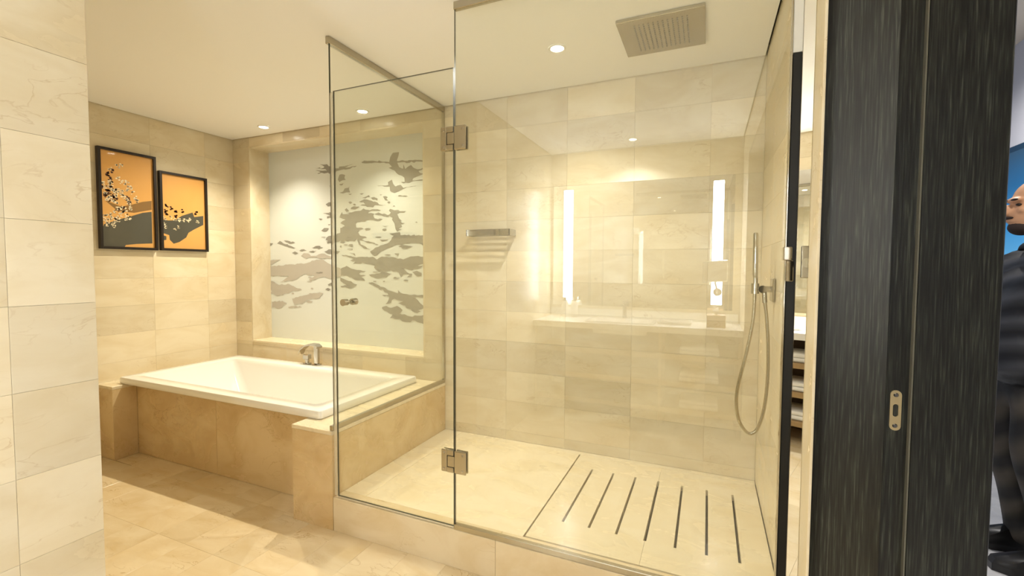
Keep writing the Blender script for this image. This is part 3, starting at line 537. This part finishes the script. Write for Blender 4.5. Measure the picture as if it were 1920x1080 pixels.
loft(bm, [stadium(PXc, PZc, .0115, .051, ya), stadium(PXc, PZc, .0115, .051, yb), stadium(PXc, PZc, .0055, .016, yb), stadium(PXc, PZc, .0055, .016, ya)])
sp = tag(mk('strike_plate', bm, mat('satin_brass', lin(226, 206, 160), .3, .7), dj), 'small brass strike plate')
for dz in (.039, -.039):
    bm = B(); cyl(bm, (PXc, yb, PZc + dz), (PXc, yb - .0015, PZc + dz), .0055, .004, 14); mk('screw', bm, M['chrome'], sp)
bm = B(); box(bm, XR - .001, XR + .0055, YJ - .004, YJ + .10, 0, CEIL - .001, .001)
struct('trim_1', bm, M['marble'], 'narrow cream marble edge trim beside the dark door jamb', 'trim')
# slim mirrored leaf closing the gap beside the shower
lf = thing('mirror_panel', 'narrow mirrored panel with square lock between shower and door jamb', 'mirror', (.265, 1.72, 0))
a_ = math.radians(-9.5); du_ = Vector((math.cos(a_), math.sin(a_), 0)); dn_ = Vector((-du_.y, du_.x, 0))
def leaf(bm, s0, s1, d0, d1, z0, z1, bev=0):
    b3 = B(); box(b3, s0, s1, d0, d1, z0, z1, bev); o0 = Vector((XR + .003, 1.716, 0))
    for v in b3.verts: v.co = o0 + du_ * v.co.x + dn_ * v.co.y + Z * v.co.z
    me = bpy.data.meshes.new('t'); b3.to_mesh(me); b3.free(); bm.from_mesh(me); bpy.data.meshes.remove(me)
bm = B(); leaf(bm, 0, .088, 0, .006, .012, CEIL - .012); mk('mirror_glass', bm, M['mirror'], lf)
bm = B(); leaf(bm, -.0015, .0, -.004, .008, .012, CEIL - .012); mk('edge_profile', bm, M['chrome'], lf)
bm = B(); leaf(bm, .012, .050, -.018, -.0005, 1.296, 1.398, .002); lk = mk('lock_case', bm, M['nickel'], lf)
bm = B(); p0 = Vector((XR + .003, 1.716, 1.345)) + du_ * .03; cyl(bm, p0 - dn_ * .018, p0 - dn_ * .034, .016, .015, 24); mk('turn_knob', bm, M['chrome'], lk, True)

# ---------------------------------------------------------------- vanity behind the camera, seen reflected in the glass
ct = thing('vanity_counter', 'long white vanity counter reflected in the shower glass', 'countertop', (-.6, -.7, .80))
VC = .85; bx = (-.98, -.42, -.82, -.52)
bm = B()
for a in ((XN + .002, bx[0], YV + .001, -.452), (bx[1], XR - .002, YV + .001, -.452), (bx[0], bx[1], YV + .001, bx[2]), (bx[0], bx[1], bx[3], -.452)): box(bm, *a, VC - .05, VC)
mk('worktop', bm, M['white'], ct)
bm = B(); box(bm, XN + .012, XR - .012, YV + .001, YV + .018, VC + .0005, VC + .08); mk('upstand', bm, M['white'], ct)
bs = thing('wash_basin', 'rectangular white wash basin set in the vanity counter', 'basin', (-.7, -.67, .72))
bm = B(); rr_ = lambda i, z: rrect(bx[0] + i, bx[1] - i, bx[2] + i, bx[3] - i, .04, z, 5)
loft(bm, [rr_(-.015, VC + .0005), rr_(-.015, VC + .012), rr_(.012, VC + .012), rr_(.02, VC), rr_(.05, VC - .1), rr_(.1, VC - .115)], False, True); mk('bowl', bm, M['acrylic'], bs, True)
vf = thing('basin_faucet', 'chrome mixer tap behind the vanity basin', 'faucet', (-.7, -.87, VC))
bm = B(); cyl(bm, (-.7, -.868, VC + .0006), (-.7, -.868, VC + .16), .02, .018); mk('column', bm, M['chrome'], vf, True)
bm = B(); box(bm, -.715, -.685, -.86, -.72, VC + .13, VC + .148, .004); mk('spout', bm, M['chrome'], vf)
bm = B(); box(bm, -.707, -.693, -.875, -.79, VC + .165, VC + .175, .003); mk('lever', bm, M['chrome'], vf)
cb = thing('vanity_cabinet', 'open vanity shelving under the white counter', 'cabinet', (-.6, -.7, 0))
M['shelfwood'] = mat('shelf_oak', lin(164, 136, 94), .5); M['carcass'] = mat('carcass', lin(110, 82, 50), .55)
for x_ in (XN + .004, -.36, XR - .028):
    bm = B(); box(bm, x_, x_ + .024, YV + .02, -.50, 0, VC - .051); mk('side_panel', bm, M['shelfwood'], cb)
bm = B(); box(bm, XN + .03, XR - .03, YV + .002, YV + .018, 0, VC - .051); mk('back_panel', bm, M['carcass'], cb)
for z_ in (.14, .36, .58):
    for a, b in ((XN + .029, -.362), (-.335, XR - .029)):
        bm = B(); box(bm, a, b, YV + .02, -.49, z_, z_ + .04, .002); mk('shelf', bm, M['shelfwood'], cb)
def towel(x_, y_, z_, label, w_=.30, d_=.28, h_=.07):
    t = thing('folded_towel', label, 'towel', (x_, y_, z_), 'folded white towels on the vanity shelves')
    for k in range(2):
        bm = B(); box(bm, x_ - w_ / 2 + .004 * k, x_ + w_ / 2 - .004 * k, y_ - d_ / 2, y_ + d_ / 2 - .004 * k, z_ + k * h_ / 2 + .0005, z_ + (k + 1) * h_ / 2 - .001, .014, 3); mk('fold', bm, M['towel'], t, True)
for z_, lv in ((.62, 'top'), (.40, 'middle'), (.18, 'lowest')):
    towel(-.05, -.66, z_, f'folded white towel on the {lv} open vanity shelf')
mr = thing('vanity_mirror', 'wide vanity mirror with two bright vertical light strips', 'mirror', (-.6, YV, .95))
bm = B(); box(bm, XN + .03, XR - .06, YV + .0005, YV + .012, .96, 2.13); mk('mirror_glass', bm, M['mirror'], mr)
for a in (-1.308, .030):
    bm = B(); box(bm, a - .006, a + .092, YV + .0125, YV + .020, 1.0, 2.088); hsn = mk('light_housing', bm, M['chrome'], mr)
    bm = B(); box(bm, a, a + .086, YV + .0205, YV + .028, 1.008, 2.08); mk('light_strip', bm, M['strip'], hsn)
mg = thing('magnifying_mirror', 'square chrome magnifying mirror on a swing arm', 'mirror', (.06, YV + .03, 1.2))
bm = B(); b3 = B(); box(b3, -.10, .10, -.008, .008, -.09, .09, .006)
rot = Matrix.Translation((.055, -.70, 1.30)) @ Matrix.Rotation(math.radians(14), 4, 'X') @ Matrix.Rotation(math.radians(18), 4, 'Z')
for v in b3.verts: v.co = rot @ v.co
me = bpy.data.meshes.new('t'); b3.to_mesh(me); b3.free(); bm.from_mesh(me); bpy.data.meshes.remove(me); mk('mirror_head', bm, M['chrome'], mg)
bm = B(); tube(bm, [(.08, YV + .03, 1.12), (.08, -.80, 1.12), (.06, -.73, 1.2), (.055, -.712, 1.29)], .008, 10); cyl(bm, (.08, YV + .0285, 1.12), (.08, YV + .04, 1.12), .035); mk('swing_arm', bm, M['chrome'], mg, True)
for x_, lb in ((-.853, 'white lotion bottle on the vanity counter, left of two'), (-.757 + .0, 'white lotion bottle on the vanity counter, right of two')):
    x_ -= .42 if x_ < -.8 else .42
    t = thing('bottle', lb, 'bottle', (x_, -.86, VC), 'bottles on the vanity counter')
    bm = B(); tube(bm, [(x_, -.86, VC + .0005), (x_, -.86, VC + .13), (x_, -.86, VC + .15), (x_, -.86, VC + .155)], [.032, .032, .022, .014], 20); mk('flask', bm, M['white'], t, True)
    bm = B(); cyl(bm, (x_, -.86, VC + .155), (x_, -.86, VC + .19), .016, .015); mk('cap', bm, M['chrome'], t, True)
t = thing('tissue_box', 'tan leather tissue box at the right end of the vanity counter', 'box', (.07, -.62, VC))
bm = B(); box(bm, .0, .14, -.69, -.56, VC + .0005, VC + .10, .004); mk('case', bm, M['wood_box'], t)
bm = B(); tube(bm, [(.07, -.625, VC + .1005), (.065, -.625, VC + .13), (.085, -.62, VC + .16)], [.008, .026, .002], 8); mk('tissue', bm, M['towel'], t, True)
t = thing('amenity_tray', 'white amenity tray lying on the vanity counter', 'tray', (-.25, -.7, VC))
bm = B(); loft(bm, [rrect(-.38, -.12, -.78, -.62, .02, VC + .0005), rrect(-.39, -.11, -.79, -.61, .02, VC + .025), rrect(-.38, -.12, -.78, -.62, .02, VC + .025), rrect(-.375, -.125, -.775, -.625, .02, VC + .008)], True, True); mk('dish', bm, M['white'], t, True)

# ---------------------------------------------------------------- bedroom beyond the doorway
BX, BZ = 1.85, 2.82
bm = B(); box(bm, .62, BX + .1, -1.5, 6.2, -.12, 0)
struct('floor_bedroom', bm, marble('bedroom_stone', lin(226, 224, 222), lin(204, 203, 204), lin(176, 174, 172), .25), 'pale grey stone bedroom floor beyond the doorway', 'floor')
M['bedwall'] = mat('bedroom_paint', lin(206, 206, 214), .7)
bm = B(); box(bm, BX, BX + .1, -1.5, 6.2, 0, BZ)
struct('wall_bedroom', bm, M['bedwall'], 'pale lilac grey bedroom wall beyond the doorway', 'wall')
bm = B(); box(bm, .62, BX, 6.1, 6.2, 0, BZ); struct('wall_bedroom_end', bm, M['bedwall'], 'end wall of the bedroom corridor', 'wall')
bm = B(); box(bm, .62, BX, -1.6, -1.5, 0, BZ); struct('wall_bedroom_rear', bm, M['bedwall'], 'rear wall of the bedroom corridor', 'wall')
bm = B(); box(bm, .625, .64, 3.1, 6.1, 0, BZ); box(bm, .625, .64, -1.5, -.42, 0, BZ); box(bm, .625, .64, YJ + .13, 3.1, 0, BZ); box(bm, .625, .64, -.42, YJ + .13, 2.2, BZ)
struct('wall_bedroom_side', bm, M['bedwall'], 'bedroom side of the bathroom wall', 'wall')
bm = B(); box(bm, .62, BX + .1, -1.5, 6.2, BZ, BZ + .1); struct('ceiling_bedroom', bm, mat('warm_paint', lin(240, 226, 204), .7), 'warm white bedroom ceiling', 'ceiling')
tv = thing('wall_screen', 'large blue wall screen behind the man', 'screen', (BX, 3.9, 1.1))
bm = B(); box(bm, BX - .04, BX - .0005, 2.3, 5.2, .95, 2.13, .004); mk('bezel', bm, mat('screen_bezel', lin(34, 62, 86), .4), tv)
sm_ = bpy.data.materials.new('blue_picture'); sm_.use_nodes = True; nt = sm_.node_tree; p = nt.nodes['Principled BSDF']; tc = N(nt, 'ShaderNodeTexCoord'); sx = N(nt, 'ShaderNodeSeparateXYZ'); nt.links.new(tc.outputs['Generated'], sx.inputs[0])
c_ = ramp(nt, sx.outputs[2], [(.15, lin(120, 196, 236)), (.55, lin(54, 134, 190)), (.8, lin(36, 92, 136)), (1, lin(44, 70, 92))]); nt.links.new(c_, p.inputs['Base Color']); nt.links.new(c_, p.inputs['Emission Color']); p.inputs['Emission Strength'].default_value = .3; p.inputs['Roughness'].default_value = .3
bm = B(); box(bm, BX - .043, BX - .0405, 2.34, 5.16, .99, 2.09); mk('picture', bm, sm_, tv)
downlight(1.25, 1.6, 'added unseen bedroom ceiling lamp near the doorway', BED_W, BED_C, 150, BZ)  # both bedroom lamps are out of view, added to light the room
downlight(1.25, 3.6, 'added unseen bedroom ceiling lamp above the man', BED_W, BED_C, 150, BZ)

# ---------------------------------------------------------------- the man in the bedroom
M['skin'] = mat('skin', lin(214, 160, 118), .5); M['beard'] = mat('beard', lin(48, 34, 26), .8)
M['jacket'] = wavy_cloth('quilted_black', lin(20, 20, 22), lin(62, 62, 64), 3.2, (.25, 0, 0), .45)
M['trouser'] = wavy_cloth('dark_trousers', lin(30, 27, 22), lin(76, 68, 56), 2.4, (.2, .7, 0), .7)
M['leather'] = mat('black_leather', lin(24, 22, 20), .35)
man = thing('person', 'bald bearded man in black jacket and dark trousers in the bedroom', 'person', (1.36, 2.76, 0))
def skin(name, verts, edges, mt, root=0, sub=2, parent=man):
    me = bpy.data.meshes.new(name); off = world_loc(parent)
    me.from_pydata([Vector(v[:3]) - off for v in verts], edges, []); me.materials.append(mt)
    o = bpy.data.objects.new(name, me); link(o, parent)
    sk = o.modifiers.new('skin', 'SKIN'); sk.use_smooth_shade = True
    for i, v in enumerate(verts):
        r = v[3]; me.skin_vertices[0].data[i].radius = r if isinstance(r, tuple) else (r, r)
        me.skin_vertices[0].data[i].use_root = (i == root)
    sb = o.modifiers.new('subdivision', 'SUBSURF'); sb.levels = sub; sb.render_levels = sub
    return o
px, py = 1.37, 2.76
V = [(px, py, .94, .12), (px, py, 1.15, .115), (px, py, 1.33, .13), (px, py, 1.43, .07), (px - .01, py, 1.49, .058), (px - .02, py, 1.56, .06)]
E_ = [(i, i + 1) for i in range(5)]
def chain(at, pts):
    prev = at
    for p_ in pts: V.append(p_); E_.append((prev, len(V) - 1)); prev = len(V) - 1
    return prev
for s in (-1, 1):
    w_ = chain(2, [(px, py + s * .17, 1.38, .06), (px + .06, py + s * .22, 1.14, .045), (px + .0, py + s * .14, 1.0, .032)])
    hp = chain(w_, [(px - .025, py + s * .115, .965, .03)])
    for k, (dz, ln) in enumerate(((.026, .075), (.009, .085), (-.009, .08), (-.026, .062))):
        chain(hp, [(px - .035 + dz, py + s * .105, .935, .0095), (px - .035 + dz, py + s * .095, .935 - ln * .5, .0085), (px - .03 + dz, py + s * .09, .935 - ln * .8, .0075)])
    chain(w_, [(px - .045, py + s * .09, .985, .011), (px - .06, py + s * .075, .955, .009)])
    chain(0, [(px, py + s * .09, .86, .09), (px - .035, py + s * .10, .50, .058), (px + .03, py + s * .10, .10, .04), (px - .08, py + s * .11, .03, .02)])
body = skin('body', V, E_, M['skin'])
bpy.context.view_layer.update()
ev = body.evaluated_get(bpy.context.evaluated_depsgraph_get()); tmp = bpy.data.meshes.new_from_object(ev)
bm = B(); bm.from_mesh(tmp); bo = world_loc(man)
def ball(c, r):
    res = bmesh.ops.create_uvsphere(bm, u_segments=24, v_segments=16, radius=1)
    for v in res['verts']: v.co = Vector((c[0] + v.co.x * r[0], c[1] + v.co.y * r[1], c[2] + v.co.z * r[2])) - bo
hx, hz = px - .035, 1.622
ball((hx + .015, py, hz + .012), (.105, .078, .10)); ball((hx - .03, py, hz - .055), (.075, .064, .078))       # skull, face
ball((hx - .055, py, hz - .105), (.042, .042, .032)); ball((hx - .088, py, hz + .012), (.018, .05, .012))       # chin, brow
ball((hx - .105, py, hz - .032), (.024, .015, .026)); ball((hx - .114, py, hz - .045), (.016, .014, .012))     # nose
ball((hx - .095, py, hz - .078), (.016, .026, .011))                                                           # lips
for s in (-1, 1): ball((hx + .015, py + s * .078, hz - .03), (.018, .012, .030)); ball((hx - .068, py + s * .04, hz - .035), (.026, .02, .02))
nm = bpy.data.meshes.new('body'); bm.to_mesh(nm); bm.free(); nm.materials.append(M['skin'])
body.modifiers.clear(); body.data = nm
rm = body.modifiers.new('remesh', 'REMESH'); rm.mode = 'VOXEL'; rm.voxel_size = .006; rm.use_smooth_shade = True
smd = body.modifiers.new('smooth', 'SMOOTH'); smd.factor = .5; smd.iterations = 4
bpy.context.view_layer.update()
nm2 = bpy.data.meshes.new_from_object(body.evaluated_get(bpy.context.evaluated_depsgraph_get())); body.modifiers.clear(); body.data = nm2
bm = B(); bm.from_mesh(nm2); bm.verts.ensure_lookup_table(); seen = set(); best = set()      # keep the one continuous outer skin
for v0 in bm.verts:
    if v0.index in seen: continue
    comp = {v0.index}; st = [v0]
    while st:
        v = st.pop()
        for e in v.link_edges:
            o_ = e.other_vert(v)
            if o_.index not in comp: comp.add(o_.index); st.append(o_)
    seen |= comp
    if len(comp) > len(best): best = comp
bmesh.ops.delete(bm, geom=[v for v in bm.verts if v.index not in best], context='VERTS'); bm.to_mesh(nm2); bm.free()
for p_ in nm2.polygons: p_.use_smooth = True
def blob(name, c, r, mt, parent=man, cutx=None):
    bm = B(); bmesh.ops.create_uvsphere(bm, u_segments=20, v_segments=14, radius=1)
    for v in bm.verts: v.co = Vector((c[0] + v.co.x * r[0], c[1] + v.co.y * r[1], c[2] + v.co.z * r[2]))
    return mk(name, bm, mt, parent, True)
blob('beard', (hx - .056, py, hz - .108), (.046, .047, .036), M['beard'])
blob('moustache', (hx - .104, py, hz - .066), (.013, .03, .007), M['beard'])
for s in (-1, 1):
    blob('eye', (hx - .0845, py + s * .030, hz - .010), (.010, .010, .006), M['black']); blob('eyebrow', (hx - .100, py + s * .030, hz + .013), (.008, .022, .005), M['beard'])
V = [(px + .01, py, .77, (.17, .21)), (px, py, .98, (.185, .215)), (px, py, 1.16, (.18, .215)), (px + .005, py, 1.33, (.17, .21)), (px + .005, py, 1.41, (.11, .13)), (px - .005, py, 1.475, (.085, .085))]
E_ = [(i, i + 1) for i in range(5)]
for s in (-1, 1): chain(3, [(px + .005, py + s * .21, 1.36, .085), (px + .07, py + s * .255, 1.14, .082), (px + .0, py + s * .21, 1.03, .072), (px - .05, py + s * .16, .97, .06)])
skin('jacket', V, E_, M['jacket'])
V = [(px, py, .93, (.13, .16)), (px, py, .86, (.14, .17))]; E_ = [(0, 1)]
for s in (-1, 1): chain(1, [(px - .01, py + s * .09, .78, .125), (px - .04, py + s * .105, .56, .115), (px + .0, py + s * .105, .32, .085), (px + .03, py + s * .105, .10, .078), (px + .03, py + s * .105, .035, .08)])
skin('trousers', V, E_, M['trouser'])
for s in (-1, 1):
    bm = B(); y_ = py + s * .11
    loft(bm, [[(px - .19 + k * .0 + dx, y_ + dy, z_) for dx, dy in ((0, -.02), (.05, -.048), (.16, -.045), (.27, -.036), (.30, 0), (.27, .036), (.16, .045), (.05, .048), (0, .02)) ] for z_ in (.001, .03)], True, False)
    loft(bm, [[(px - .19 + dx * sc + ox, y_ + dy * sc, z_) for dx, dy in ((0, -.02), (.05, -.048), (.16, -.045), (.27, -.036), (.30, 0), (.27, .036), (.16, .045), (.05, .048), (0, .02))] for z_, sc, ox in ((.03, 1, 0), (.055, .95, .012), (.085, .72, .08), (.11, .5, .14))], False, True)
    mk('shoe', bm, M['leather'], man, True)
